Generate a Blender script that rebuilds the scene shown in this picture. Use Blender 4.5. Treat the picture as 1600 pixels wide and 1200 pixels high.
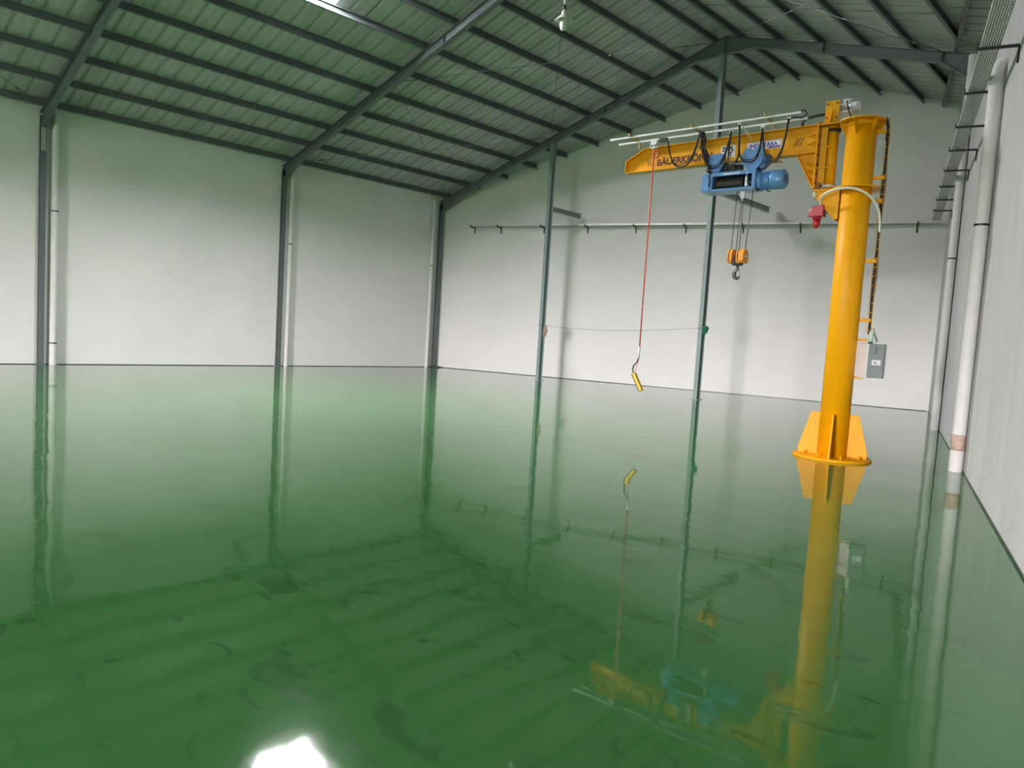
import bpy, bmesh, math, random
from mathutils import Vector, Matrix, Euler
random.seed(7)
for o in list(bpy.data.objects): bpy.data.objects.remove(o)
sc = bpy.context.scene
col = sc.collection
R = math.radians

# ------------------------------------------------------------------ camera
CAM_F, YAW, PITCH, ROLL = 1138.04, -0.7599, -0.0743, 0.0612
fw = Vector((math.sin(YAW)*math.cos(PITCH), math.cos(YAW)*math.cos(PITCH), math.sin(PITCH)))
r0 = Vector((math.cos(YAW), -math.sin(YAW), 0)); u0 = r0.cross(fw)
rr = math.cos(ROLL)*r0 + math.sin(ROLL)*u0; uu = -math.sin(ROLL)*r0 + math.cos(ROLL)*u0
cd = bpy.data.cameras.new('camera'); cam = bpy.data.objects.new('camera', cd); col.objects.link(cam)
cam.matrix_world = Matrix(((rr.x, uu.x, -fw.x, 21.2972), (rr.y, uu.y, -fw.y, -17.9505), (rr.z, uu.z, -fw.z, 1.6), (0, 0, 0, 1)))
cd.sensor_fit = 'HORIZONTAL'; cd.sensor_width = 36; cd.lens = CAM_F/1600*36; cd.clip_start = .05
sc.camera = cam
# ------------------------------------------------------------------ world, exposure
w = bpy.data.worlds.new('world'); sc.world = w; w.use_nodes = True
nt = w.node_tree; bg = nt.nodes['Background']; bg.inputs[1].default_value = SKY = 172.0
tcw = nt.nodes.new('ShaderNodeTexCoord'); sx = nt.nodes.new('ShaderNodeSeparateXYZ'); mr = nt.nodes.new('ShaderNodeMapRange')
nt.links.new(tcw.outputs['Generated'], sx.inputs[0]); nt.links.new(sx.outputs[2], mr.inputs[0])
mr.inputs[1].default_value = -.02; mr.inputs[2].default_value = .03; mr.inputs[3].default_value = .03; mr.inputs[4].default_value = 1
vm = nt.nodes.new('ShaderNodeVectorMath'); vm.operation = 'SCALE'; vm.inputs[0].default_value = (1, .925, .945)
nt.links.new(mr.outputs[0], vm.inputs['Scale']); nt.links.new(vm.outputs[0], bg.inputs[0])
sc.view_settings.view_transform = 'Standard'; sc.view_settings.look = 'None'
sc.view_settings.exposure = 0.12; sc.view_settings.gamma = 1; sc.view_settings.use_curve_mapping = False
sc.cycles.use_denoising = True
sc.cycles.max_bounces = 10; sc.cycles.diffuse_bounces = 7; sc.cycles.glossy_bounces = 4
sc.cycles.caustics_reflective = False; sc.cycles.caustics_refractive = False
sc.cycles.sample_clamp_indirect = 25
SKYLIGHT = 176.0
# daylight through the open gate in the rear wall
al = bpy.data.lights.new('gate_daylight', 'AREA'); al.shape = 'RECTANGLE'; al.size = 5.5; al.size_y = 5.2
al.cycles.is_portal = True
ao = bpy.data.objects.new('gate_daylight', al); col.objects.link(ao)
ao.location = (19.75, -46.22, 2.6); ao.rotation_euler = (R(90), 0, R(0))

# ------------------------------------------------------------------ helpers
def T(x, y, z): return Matrix.Translation((x, y, z))
class MB:
    def __init__(s): s.v = []; s.f = []; s.sm = []
    def add(s, vs, fs, smooth=False, M=None):
        b = len(s.v)
        for p in vs: s.v.append(tuple(M @ Vector(p)) if M else tuple(p))
        for f in fs: s.f.append([i+b for i in f]); s.sm.append(smooth)
        return s
    def box(s, a, b, M=None):
        x0, y0, z0 = a; x1, y1, z1 = b
        return s.add([(x0,y0,z0),(x1,y0,z0),(x1,y1,z0),(x0,y1,z0),(x0,y0,z1),(x1,y0,z1),(x1,y1,z1),(x0,y1,z1)],
                     [(0,3,2,1),(4,5,6,7),(0,1,5,4),(1,2,6,5),(2,3,7,6),(3,0,4,7)], False, M)
    def bar(s, p, q, wd, h, up=(0,0,1)):
        p = Vector(p); q = Vector(q); d = (q-p).normalized(); up = Vector(up)
        x = d.cross(up)
        if x.length < 1e-4: x = d.cross(Vector((0,1,0)))
        x.normalize(); z = x.cross(d)
        vs = []
        for c in (p, q):
            for a, b in ((-1,-1),(1,-1),(1,1),(-1,1)): vs.append(c + x*a*wd/2 + z*b*h/2)
        return s.add(vs, [(0,1,2,3),(7,6,5,4),(0,4,5,1),(1,5,6,2),(2,6,7,3),(3,7,4,0)])
    def tube(s, pts, r, n=10, caps=True):
        pts = [Vector(p) for p in pts]; rs = r if isinstance(r, (list, tuple)) else [r]*len(pts)
        vs = []; prev = None
        for i, p in enumerate(pts):
            d = (pts[min(i+1, len(pts)-1)] - pts[max(i-1, 0)]).normalized()
            if prev is None:
                a = Vector((0,0,1)) if abs(d.z) < .9 else Vector((1,0,0))
                x = d.cross(a).normalized()
            else:
                x = (prev - d*prev.dot(d)).normalized()
            prev = x; y = d.cross(x)
            for k in range(n):
                t = 2*math.pi*k/n; vs.append(p + (x*math.cos(t) + y*math.sin(t))*rs[i])
        fs = []
        for i in range(len(pts)-1):
            for k in range(n):
                k2 = (k+1) % n; fs.append((i*n+k, i*n+k2, (i+1)*n+k2, (i+1)*n+k))
        s.add(vs, fs, True)
        if caps:
            b = len(s.v)-len(vs)
            s.f.append([b+k for k in range(n)][::-1]); s.sm.append(False)
            s.f.append([b+(len(pts)-1)*n+k for k in range(n)]); s.sm.append(False)
        return s
    def cyl(s, p, q, r, r2=None, n=24): return s.tube([p, q], [r, r if r2 is None else r2], n)
    def prism(s, poly, ax, a, b, M=None):
        # extrude a 2D polygon along axis ax ('x','y','z') from a to b
        def P(u, v, w): return {'x': (w,u,v), 'y': (u,w,v), 'z': (u,v,w)}[ax]
        n = len(poly); vs = [P(u,v,a) for u,v in poly] + [P(u,v,b) for u,v in poly]
        return s.add(vs, [tuple(range(n))[::-1], tuple(range(n, 2*n))] + [(i,(i+1)%n,(i+1)%n+n,i+n) for i in range(n)], False, M)
    def build(s, name, mat, parent=None, loc=None, rz=0, bevel=0):
        me = bpy.data.meshes.new(name); me.from_pydata(s.v, [], s.f)
        me.polygons.foreach_set('use_smooth', s.sm)
        bm = bmesh.new(); bm.from_mesh(me); bmesh.ops.recalc_face_normals(bm, faces=bm.faces); bm.to_mesh(me); bm.free()
        me.materials.append(mat); o = bpy.data.objects.new(name, me); col.objects.link(o)
        if parent: o.parent = parent
        if loc: o.location = loc
        o.rotation_euler.z = rz
        if bevel:
            m = o.modifiers.new('bevel', 'BEVEL'); m.width = bevel; m.segments = 2; m.limit_method = 'ANGLE'
        return o
def tag(o, label=None, cat=None, group=None, kind=None):
    if label: o['label'] = label
    if cat: o['category'] = cat
    if group: o['group'] = group
    if kind: o['kind'] = kind
    return o
def empty(name, label, cat, loc=(0,0,0), rz=0, group=None):
    o = bpy.data.objects.new(name, None); col.objects.link(o); o.location = loc; o.rotation_euler.z = rz
    o.empty_display_size = .1
    return tag(o, label, cat, group)
def struct(o): o['kind'] = 'structure'; return o
def text_mesh(name, s, size, mat, parent, M, offset=.0, sx=1.0, extrude=.0008, shear=0):
    c = bpy.data.curves.new('t', 'FONT'); c.body = s; c.size = size; c.extrude = extrude; c.offset = offset; c.shear = shear
    c.align_x = 'LEFT'; c.resolution_u = 3
    to = bpy.data.objects.new('t', c); col.objects.link(to)
    dg = bpy.context.evaluated_depsgraph_get(); dg.update()
    me = bpy.data.meshes.new_from_object(to.evaluated_get(dg)); bpy.data.objects.remove(to)
    me.transform(M @ Matrix.Diagonal((sx, 1, 1, 1))); me.materials.clear(); me.materials.append(mat); me.name = name
    o = bpy.data.objects.new(name, me); col.objects.link(o); o.parent = parent
    return o

# ------------------------------------------------------------------ materials
def mat(name, c, rough=.5, metal=0, coat=0, var=0, vscale=3, bump=0, bscale=60, vz=1, **kw):
    m = bpy.data.materials.new(name); m.use_nodes = True; nt = m.node_tree; p = nt.nodes['Principled BSDF']
    p.inputs['Base Color'].default_value = (*c, 1); p.inputs['Roughness'].default_value = rough
    p.inputs['Metallic'].default_value = metal; p.inputs['Coat Weight'].default_value = coat
    for k, v in kw.items(): p.inputs[k].default_value = v
    tc = nt.nodes.new('ShaderNodeTexCoord')
    if var:
        n = nt.nodes.new('ShaderNodeTexNoise'); n.inputs['Scale'].default_value = vscale; n.inputs['Detail'].default_value = 5
        mp = nt.nodes.new('ShaderNodeMapping'); mp.inputs['Scale'].default_value = (1, 1, vz)
        nt.links.new(tc.outputs['Object'], mp.inputs[0]); nt.links.new(mp.outputs[0], n.inputs['Vector'])
        r = nt.nodes.new('ShaderNodeMapRange'); r.inputs[1].default_value = .3; r.inputs[2].default_value = .7
        r.inputs[3].default_value = 1-var; r.inputs[4].default_value = 1+var*.5
        nt.links.new(n.outputs[0], r.inputs[0])
        mx = nt.nodes.new('ShaderNodeVectorMath'); mx.operation = 'SCALE'; mx.inputs[0].default_value = c
        nt.links.new(r.outputs[0], mx.inputs['Scale']); nt.links.new(mx.outputs[0], p.inputs['Base Color'])
    if bump:
        n2 = nt.nodes.new('ShaderNodeTexNoise'); n2.inputs['Scale'].default_value = bscale; n2.inputs['Detail'].default_value = 4
        nt.links.new(tc.outputs['Object'], n2.inputs['Vector'])
        b = nt.nodes.new('ShaderNodeBump'); b.inputs['Distance'].default_value = bump; b.inputs['Strength'].default_value = 1
        nt.links.new(n2.outputs[0], b.inputs['Height']); nt.links.new(b.outputs[0], p.inputs['Normal'])
    return m
STEEL = mat('dark_steel_paint', (.125, .15, .152), .42, var=.12, vscale=2)
POSTM = mat('grey_steel_paint', (.27, .33, .335), .38, var=.1, vscale=1.5)
SHEET = mat('green_grey_sheet', (.47, .45, .46), .45, var=.12, vscale=1.2)
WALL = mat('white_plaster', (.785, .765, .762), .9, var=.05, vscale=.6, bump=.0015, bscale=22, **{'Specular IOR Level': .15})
WALLR = mat('dimmed_streaked_plaster', (.53, .535, .53), .9, var=.09, vscale=2.2, bump=.002, bscale=9, vz=.3, **{'Specular IOR Level': .1})  # tone darkened to offset excess daylight on this wall; streaks are its own
PIPE = mat('white_pipe', (.73, .715, .71), .85, var=.06, vscale=4, **{'Specular IOR Level': .1})
GALV = mat('galvanised', (.68, .69, .68), .45, metal=.25, var=.1, vscale=6)
BLACK = mat('black_steel', (.02, .02, .022), .45)
RUBBER = mat('black_rubber', (.012, .012, .013), .5)
YEL = mat('yellow_gloss_paint', (.80, .362, .002), .45, coat=0, var=.05, vscale=5, **{'Specular IOR Level': .22})
BLUE = mat('blue_paint', (.115, .29, .60), .35, coat=.2, var=.06, vscale=8)
DBLUE = mat('dark_blue_paint', (.05, .12, .26), .4)
WHITE = mat('white_paint', (.82, .82, .84), .35)
SIGNW = mat('white_vinyl', (.85, .82, .84), .4)
NAVY = mat('navy_print', (.05, .05, .35), .4)
BRN = mat('dark_red_print', (.07, .008, .004), .45)
INK = mat('black_print', (.015, .012, .012), .5)
RED = mat('red_plastic', (.42, .02, .04), .3, coat=.3)
LENS = mat('red_lens', (.35, .005, .008), .12, coat=.6)
REDC = mat('red_cable_sheath', (.62, .09, .05), .45)
ORNG = mat('orange_paint', (.85, .33, .04), .4, var=.06)
DRUM = mat('greased_drum', (.035, .03, .024), .45, var=.4, vscale=30)
BRASS = mat('brass_fitting', (.45, .27, .10), .4, metal=.6)
GREYBOX = mat('grey_enclosure', (.27, .31, .295), .4, var=.05)
GCLOTH = mat('green_cloth', (.015, .13, .07), .85)
TANCL = mat('tan_cloth', (.33, .23, .19), .9, var=.2, vscale=40)
MOTW = mat('motor_white', (.68, .66, .72), .4)
CHROME = mat('bright_steel', (.7, .7, .7), .25, metal=.9)
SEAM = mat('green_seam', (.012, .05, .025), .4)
REFL = mat('lamp_reflector', (.62, .66, .58), .35)
ROPE = mat('steel_rope', (.10, .10, .095), .5, metal=.3)

m = bpy.data.materials.new('frosted_lamp_glass'); m.use_nodes = True; p = m.node_tree.nodes['Principled BSDF']
p.inputs['Base Color'].default_value = (.92, .92, .94, 1); p.inputs['Roughness'].default_value = .25
p.inputs['Transmission Weight'].default_value = .35; LAMPG = m
m = bpy.data.materials.new('daylit_translucent_sheet'); m.use_nodes = True; nt = m.node_tree; p = nt.nodes['Principled BSDF']
p.inputs['Base Color'].default_value = (.8, .8, .8, 1); p.inputs['Emission Color'].default_value = (1, .95, .975, 1)
p.inputs['Emission Strength'].default_value = SKYLIGHT; SKYM = m

# floor: glossy green epoxy, slightly wavy, with scuffs and footprints
FLOOR = bpy.data.materials.new('green_epoxy'); FLOOR.use_nodes = True; nt = FLOOR.node_tree; p = nt.nodes['Principled BSDF']
N = lambda t: nt.nodes.new(t); Lk = nt.links.new
tc = N('ShaderNodeTexCoord')
def noise(scale, detail=2, dist=0, sx=1, sy=1, rot=0):
    mp = N('ShaderNodeMapping'); mp.inputs['Scale'].default_value = (sx, sy, 1); mp.inputs['Rotation'].default_value = (0, 0, rot)
    Lk(tc.outputs['Object'], mp.inputs[0]); n = N('ShaderNodeTexNoise'); n.inputs['Scale'].default_value = scale
    n.inputs['Detail'].default_value = detail; n.inputs['Distortion'].default_value = dist; Lk(mp.outputs[0], n.inputs['Vector']); return n.outputs[0]
def rng(i, a, b, c=0., d=1.):
    r = N('ShaderNodeMapRange'); r.inputs[1].default_value = a; r.inputs[2].default_value = b
    r.inputs[3].default_value = c; r.inputs[4].default_value = d; Lk(i, r.inputs[0]); return r.outputs[0]
def mul(a, b):
    x = N('ShaderNodeMath'); x.operation = 'MULTIPLY'
    for k, i in enumerate((a, b)):
        if isinstance(i, (int, float)): x.inputs[k].default_value = i
        else: Lk(i, x.inputs[k])
    return x.outputs[0]
def addn(a, b):
    x = N('ShaderNodeMath'); x.operation = 'ADD'; Lk(a, x.inputs[0]); Lk(b, x.inputs[1]); return x.outputs[0]
big = noise(.35, 3)
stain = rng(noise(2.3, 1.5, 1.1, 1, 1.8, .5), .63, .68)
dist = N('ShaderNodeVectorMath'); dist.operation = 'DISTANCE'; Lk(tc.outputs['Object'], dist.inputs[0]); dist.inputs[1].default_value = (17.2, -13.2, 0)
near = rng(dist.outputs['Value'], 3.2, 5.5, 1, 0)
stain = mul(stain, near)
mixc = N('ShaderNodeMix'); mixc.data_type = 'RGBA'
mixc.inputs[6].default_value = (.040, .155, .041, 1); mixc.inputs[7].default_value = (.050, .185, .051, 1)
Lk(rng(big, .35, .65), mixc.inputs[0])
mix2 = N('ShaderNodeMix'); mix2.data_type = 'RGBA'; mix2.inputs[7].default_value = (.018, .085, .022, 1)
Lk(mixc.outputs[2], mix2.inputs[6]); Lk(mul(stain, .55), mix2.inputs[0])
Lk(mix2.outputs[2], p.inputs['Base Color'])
Lk(addn(rng(noise(.6, 3), .3, .7, .025, .055), mul(stain, .02)), p.inputs['Roughness'])
p.inputs['IOR'].default_value = 1.72
hgt = addn(mul(noise(.9, 2, .3), 1.0), mul(noise(2.6, 2, .6, .6, 1.3, .8), .30))
bp = N('ShaderNodeBump'); bp.inputs['Strength'].default_value = 1; bp.inputs['Distance'].default_value = .0045
Lk(hgt, bp.inputs['Height']); Lk(bp.outputs[0], p.inputs['Normal'])

# ------------------------------------------------------------------ building geometry
ML, MR_, XA, Z0 = .3066, .288, 11.2864, 6.2028
ZA = Z0 + ML*XA
def zr(x): return Z0 + ML*x if x < XA else ZA - MR_*(x - XA)     # underside of purlins
PD = .16                                                          # purlin depth
REAR = -46.0
def wallx(y): return 15.65 + (5.26-max(y, -20))*.28793                      # inner face of right wall
def gabley(x): return .2 + x*.3233                                # inner face of gable wall
rn = Vector((.9610, .2767, 0)); rt = Vector((.2767, -.9610, 0)); CR = Vector((15.65, 5.26, 0))
def RW(t, d, z): q = CR + rt*t - rn*d; return Vector((q.x, q.y, z))   # along right wall, distance into room
gt = Vector((.9515, .3076, 0)); gn = Vector((.3076, -.9515, 0)); G0 = Vector((0, .2, 0))
def GW(t, d, z): q = G0 + gt*t + gn*d; return Vector((q.x, q.y, z))

o = MB().add([(-.3, REAR-.2, 0), (25, REAR-.2, 0), (25, 7, 0), (-.3, 7, 0)], [(0,1,2,3)]).build('floor', FLOOR); struct(o)
o = MB().box((-.2, REAR-.2, -.01), (0, .3, Z0+PD+.04)).build('wall_left', WALL); struct(o)
# gable wall: polygon in (along, z), extruded outwards
def skew_wall(P0, tdir, outn, pts, th, name):
    n = len(pts); vs = []
    for k in (0, th):
        for t, z in pts: q = P0 + tdir*t + outn*k; vs.append((q.x, q.y, z))
    mb = MB().add(vs, [tuple(range(n)), tuple(range(n, 2*n))[::-1]] + [(i,(i+1)%n,(i+1)%n+n,i+n) for i in range(n)])
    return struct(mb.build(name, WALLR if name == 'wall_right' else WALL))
ta, tb = XA/.9515, 15.65/.9515+.25
skew_wall(G0, gt, -gn, [(-.2, 0), (tb, 0), (tb, zr(tb*.9515)+PD+.04), (ta, ZA+PD+.04), (-.2, Z0+PD+.02)], .2, 'wall_gable')
te = (5.26+20)/.9610
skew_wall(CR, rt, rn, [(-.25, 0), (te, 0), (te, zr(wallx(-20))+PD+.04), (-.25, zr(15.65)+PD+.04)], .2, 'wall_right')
xr = wallx(REAR); gx0, gx1, gz = 17.0, 22.5, 5.2
struct(MB().box((xr, REAR-.2, 0), (xr+.3, -19.5, zr(xr)+PD+.04)).build('wall_side', WALL))
mb = MB()
for poly in ([(-.2,0),(gx0,0),(gx0,zr(gx0)+PD+.04),(XA,ZA+PD+.04),(-.2,Z0+PD+.04)], [(gx1,0),(xr+.2,0),(xr+.2,zr(xr)+PD+.04),(gx1,zr(gx1)+PD+.04)],
             [(gx0,gz),(gx1,gz),(gx1,zr(gx1)+PD+.04),(gx0,zr(gx0)+PD+.04)]):
    mb.prism(poly, 'y', REAR-.2, REAR)
struct(mb.build('wall_rear', WALL))

# roof sheet with trapezoidal ribs; openings for the translucent panels
PIT = .425
def sheet_mesh(mb, y0, y1, xf, sign, cells):
    pass
skyl = [(6.80, 9.00, -10.305, -9.03), (6.80, 9.0, -34.53, -33.255), (13.70, 15.80, -34.53, -33.255)]  # first panel is in view; rear ones are unseen, added to brighten the roof
def cell_profile(y0, k):
    return [(y0, 0), (y0+.15, 0), (y0+.165, .012), (y0+.18, 0), (y0+.33, 0), (y0+.355, .045), (y0+.395, .045), (y0+PIT, 0)]
left = MB(); right = MB(); sky_mbs = [MB() for _ in skyl]
def strip(mb, prof, xa, xb):
    if isinstance(xa, (int, float)): xa = [xa]*len(prof)
    if isinstance(xb, (int, float)): xb = [xb]*len(prof)
    vs = []
    for i, (y, dz) in enumerate(prof):
        vs += [(xa[i], y, zr(xa[i])+PD+dz), (xb[i], y, zr(xb[i])+PD+dz)]
    mb.add(vs, [(2*i, 2*i+1, 2*i+3, 2*i+2) for i in range(len(prof)-1)])
k = 0; y = REAR - .2
y = -10.305 - PIT*math.ceil((-10.305-REAR+.2)/PIT)
while y < 6.6:
    pr = cell_profile(y, k); ym = y+PIT/2
    # left slope: from x=-.15 to ridge, limited by gable wall (x where wall reaches this y)
    xa = [max(-.15, (q[0]-.2)/.3233 - .8) for q in pr]
    if min(xa) < XA:
        cuts = sorted([(s[0], s[1], i) for i, s in enumerate(skyl) if s[0] < XA and s[2]-.01 < ym < s[3]+.01])
        a = [min(v, XA) for v in xa]
        for c0, c1, i in cuts:
            strip(left, pr, a, c0); strip(sky_mbs[i], pr, c0, c1); a = c1
        strip(left, pr, a, XA)
    xa = [max(XA, (q[0]-.2)/.3233 - .8) for q in pr]; xb = [wallx(q[0])+.15 for q in pr]
    xa = [min(p_, q_) for p_, q_ in zip(xa, xb)]
    if min(xa) < min(xb) or max(xb) > max(xa):
        cuts = sorted([(s[0], s[1], i) for i, s in enumerate(skyl) if s[0] > XA and s[2]-.01 < ym < s[3]+.01])
        a = xa
        for c0, c1, i in cuts:
            strip(right, pr, a, c0); strip(sky_mbs[i], pr, c0, c1); a = c1
        strip(right, pr, a, xb)
    y += PIT; k += 1
rf = MB(); rf.v = left.v; rf.f = left.f; rf.sm = left.sm; rf.add(right.v, right.f)
rf.prism([(XA-.3, zr(XA-.3)+PD+.05), (XA, ZA+PD+.05), (XA+.3, zr(XA+.3)+PD+.05), (XA, ZA+PD+.09)], 'y', REAR, 3.8)
struct(rf.build('ceiling', SHEET))
for i, s in enumerate(sky_mbs): struct(s.build('window_%d' % (i+1), SKYM))

# purlins (C channels)
def channel(mb, p, q, w_=.065, h=PD-.003, t=.008, up=(0,0,1), lip=.02):
    p = Vector(p); q = Vector(q); d = (q-p).normalized(); x = d.cross(Vector(up)).normalized(); z = x.cross(d)
    prof = [(-w_/2,0),(w_/2,0),(w_/2,lip),(w_/2-t,lip),(w_/2-t,t),(-w_/2+t,t),(-w_/2+t,h-t),(w_/2-t,h-t),(w_/2-t,h-lip),(w_/2,h-lip),(w_/2,h),(-w_/2,h)]
    n = len(prof); vs = [p+x*a+z*b for a, b in prof] + [q+x*a+z*b for a, b in prof]
    quads = [(0,1,4,5),(1,2,3,4),(5,6,11,0),(6,7,10,11),(7,8,9,10)]
    return mb.add(vs, [(i,(i+1)%n,(i+1)%n+n,i+n) for i in range(n)] + [f for f in quads] + [tuple(j+n for j in f) for f in quads])
ords = ['first','second','third','fourth','fifth','sixth','seventh','eighth','ninth','tenth','eleventh','twelfth','thirteenth','fourteenth','fifteenth','sixteenth','seventeenth','eighteenth']
for k in range(10):
    x = .3644 + 1.0668*k
    mb = channel(MB(), (x, REAR, zr(x)), (x, gabley(x)-.03, zr(x)))
    tag(mb.build('roof_purlin', STEEL), 'dark steel purlin under the left roof slope, ' + ('lowest one along the left wall eave' if k == 0 else ords[k] + ' one up from the eave purlin'), 'purlin', 'purlins of the left roof slope')
mb = channel(MB(), (10.95, REAR, zr(10.95)), (10.95, gabley(10.95)-.03, zr(10.95)), .075)
tag(mb.build('roof_purlin', STEEL), 'dark steel ridge purlin, left of the pair at the roof ridge', 'purlin', 'ridge purlins')
mb = channel(MB(), (11.62, REAR, zr(11.62)), (11.62, gabley(11.62)-.03, zr(11.62)), .075)
tag(mb.build('roof_purlin', STEEL), 'dark steel ridge purlin, right of the pair at the roof ridge', 'purlin', 'ridge purlins')
EB = .42
for k in range(8):
    x = 12.69 + 1.0668*k
    ye = min(gabley(x)-.03, 5.26-(x+EB-15.65)/.28793)
    if ye < REAR+3: break
    mb = channel(MB(), (x, REAR, zr(x)), (x, ye, zr(x)))
    if k < 5: tag(mb.build('roof_purlin', STEEL), 'dark steel purlin of the right slope, ' + ords[k] + ' down from the ridge pair', 'purlin', 'purlins of the right roof slope')
    else: tag(mb.build('roof_purlin', STEEL), 'right slope purlin ending on the slanted eave beam, ' + ords[k] + ' down from the ridge', 'purlin', 'purlins of the right roof slope')
ya, yb = -20, gabley(15.2)-.05
mb = channel(MB(), (wallx(ya)-EB, ya, zr(wallx(ya)-EB)-.02), (wallx(yb)-EB, yb, zr(wallx(yb)-EB)-.02), .07)
tag(mb.build('eave_beam', STEEL), 'dark slanted eave beam running beside the top of the right wall', 'beam')

# portal frames
def ribbon(mb, pts, y0, y1, t):
    # flange strip following pts (x,z) between y0..y1, thickness t upwards
    for (x0, z0), (x1, z1) in zip(pts[:-1], pts[1:]):
        mb.prism([(x0,z0),(x1,z1),(x1,z1+t),(x0,z0+t)], 'y', y0, y1)
def frame(y, label, posts=True):
    xw = wallx(y) - .02
    root = empty('portal_frame', label, 'steel frame', (.1, y, 0), 0, 'steel portal frames')
    X = lambda x: x-.1
    fl = .075
    c = MB(); fc = .066; c.box((X(.012),-fc,0), (X(.022),fc,6.15)).box((X(.12),-fc,0), (X(.13),fc,5.86)).box((X(.022),-.005,0), (X(.12),.005,6.1))
    c.box((X(.012),-.11,0),(X(.24),.11,.012))
    c.build('column', STEEL, root)
    if label.startswith('left'):
        MB().box((X(.1305),-.05,5.28),(X(.133),.05,5.84)).build('silver_patch', mat('silver_primer', (.5,.5,.5), .55, metal=.3, var=.5, vscale=25), root)
    # left rafter
    D = .235
    lx = [.012, XA]
    bot = [(.12, 5.84), (.75, zr(.75)-.30), (1.15, zr(1.15)-D), (XA-.85, zr(XA-.85)-D), (XA, ZA-.47)]
    web = [(.012, zr(.012)-.012), (XA, ZA-.012)] + bot[::-1] + [(.012, 5.84)]
    mb = MB(); mb.prism([(X(a), b) for a, b in web], 'y', -.005, .005)
    ribbon(mb, [(X(a), b) for a, b in bot], -fl, fl, .012)
    ribbon(mb, [(X(.012), zr(.012)-.014), (X(XA), ZA-.014)], -fl, fl, .012)
    for f in (.33, .66):
        xx = XA*f; mb.box((X(xx)-.008,-fl,zr(xx)-D),(X(xx)+.008,fl,zr(xx)-.014))
    mb.build('rafter', STEEL, root)
    bot = [(XA, ZA-.47), (XA+.85, zr(XA+.85)-D), (xw-.65, zr(xw-.65)-D), (xw, zr(xw)-.55)]
    web = [(XA, ZA-.012)] + bot + [(xw, zr(xw)-.012)]
    mb = MB(); mb.prism([(X(a), b) for a, b in web], 'y', -.005, .005)
    ribbon(mb, [(X(a), b) for a, b in bot], -fl, fl, .012)
    ribbon(mb, [(X(XA), ZA-.014), (X(xw), zr(xw)-.014)], -fl, fl, .012)
    for xx in (XA+.0, XA+2.6, xw-.65):
        mb.box((X(xx)-.01,-fl,zr(xx)-(.46 if xx == XA else D)),(X(xx)+.01,fl,zr(xx)-.014))
    mb.build('rafter', STEEL, root)
    return root
Y1, Y2 = -12.89, -6.41
frame(0, 'farthest steel portal frame, standing at the far left corner with posts under it')
frame(Y2, 'middle steel portal frame, its column halfway along the left wall')
frame(Y1, 'left steel portal frame nearest the camera, its column topped by a silver patch')

# free standing posts under the far frame, with stub beams
def ipost(name, label, x, top, stubz, stub_to):
    root = empty(name, label, 'post', (x, 0, 0), 0, 'steel posts under the far frame')
    mb = MB(); w_, d = .06, .095
    mb.box((-w_,-d,0),(w_,-d+.009,top)).box((-w_,d-.009,0),(w_,d,top)).box((-.004,-d,0),(.004,d,top))
    mb.build('post', POSTM, root)
    MB().box((-.11,-.13,0),(.11,.13,.01)).build('base_plate', POSTM, root)
    mb = MB(); h = .075; y0, y1 = d+.002, stub_to
    mb.box((-.06,y0,stubz-h),(.06,y1,stubz-h+.009)).box((-.06,y0,stubz+h-.009),(.06,y1,stubz+h)).box((-.004,y0,stubz-h+.009),(.004,y1,stubz+h-.009))
    mb.build('stub_beam', POSTM, root)
    return root
ipost('steel_post', 'grey steel post with a tan glove tied to it, halfway between corner and ridge', 5.44, zr(5.44)-.237, 5.57, 1.62)
ipost('steel_post', 'tall grey steel post under the ridge with a green cloth tied to it', 11.24, ZA-.48, 5.68, 3.45)

# bracing rods
def rod(a, b, label, r=.009, buckle=True):
    a = Vector(a); b = Vector(b); mb = MB().cyl(a, b, r, n=6)
    if buckle:
        for f in (.06, .1):
            c = a.lerp(b, f); d = (b-a).normalized()*.07; mb.cyl(c-d, c+d, .022, n=8)
    tag(mb.build('bracing_rod', STEEL), label, 'rod', 'roof bracing rods')
zz = lambda x: zr(x)-.06
rod((.5,Y2+.1,zz(.5)), (5.4,-.1,zz(5.4)), 'thin bracing rod from the middle column top to the gloved post')
rod((.5,-.1,zz(.5)), (5.4,Y2+.1,zz(5.4)), 'thin bracing rod rising from the far left corner to the middle rafter')
rod((5.4,-.1,zz(5.4)), (XA-.2,Y2+.1,zz(XA-.2)), 'thin bracing rod seen almost upright behind the hanging lamp')
rod((XA-.25,-.1,zz(XA-.25)), (5.4,Y2+.1,zz(5.4)), 'thin bracing rod from the far ridge joint across to the middle rafter')
rod((XA+.15,-.1,zz(XA+.15)), (wallx(Y2)-.3,Y2+.1,zz(wallx(Y2)-.3)), 'thin bracing rod under the right slope starting at the far ridge joint')
rod((wallx(0)-.5,-.1,zz(wallx(0)-.5)), (XA+.15,Y2+.1,zz(XA+.15)), 'thin bracing rod under the right slope ending near the far right knee', r=.011)
rod((.45,Y1-.1,zz(.45)), (5.4,-19.2,zz(5.4)), 'thin bracing rod at the upper left edge by the nearest column top')
mb = MB()
xs = [11.62, 12.69, 13.757, 14.823, 15.89, 16.957]
for a, b in zip(xs[:-1], xs[1:]): mb.cyl((a,-2.15,zr(a)+.07), (b,-2.2,zr(b)+.07), .007, n=6)
tag(mb.build('sag_rod', STEEL), 'thin sag rod tying the right slope purlins together between two frames', 'rod')

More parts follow.
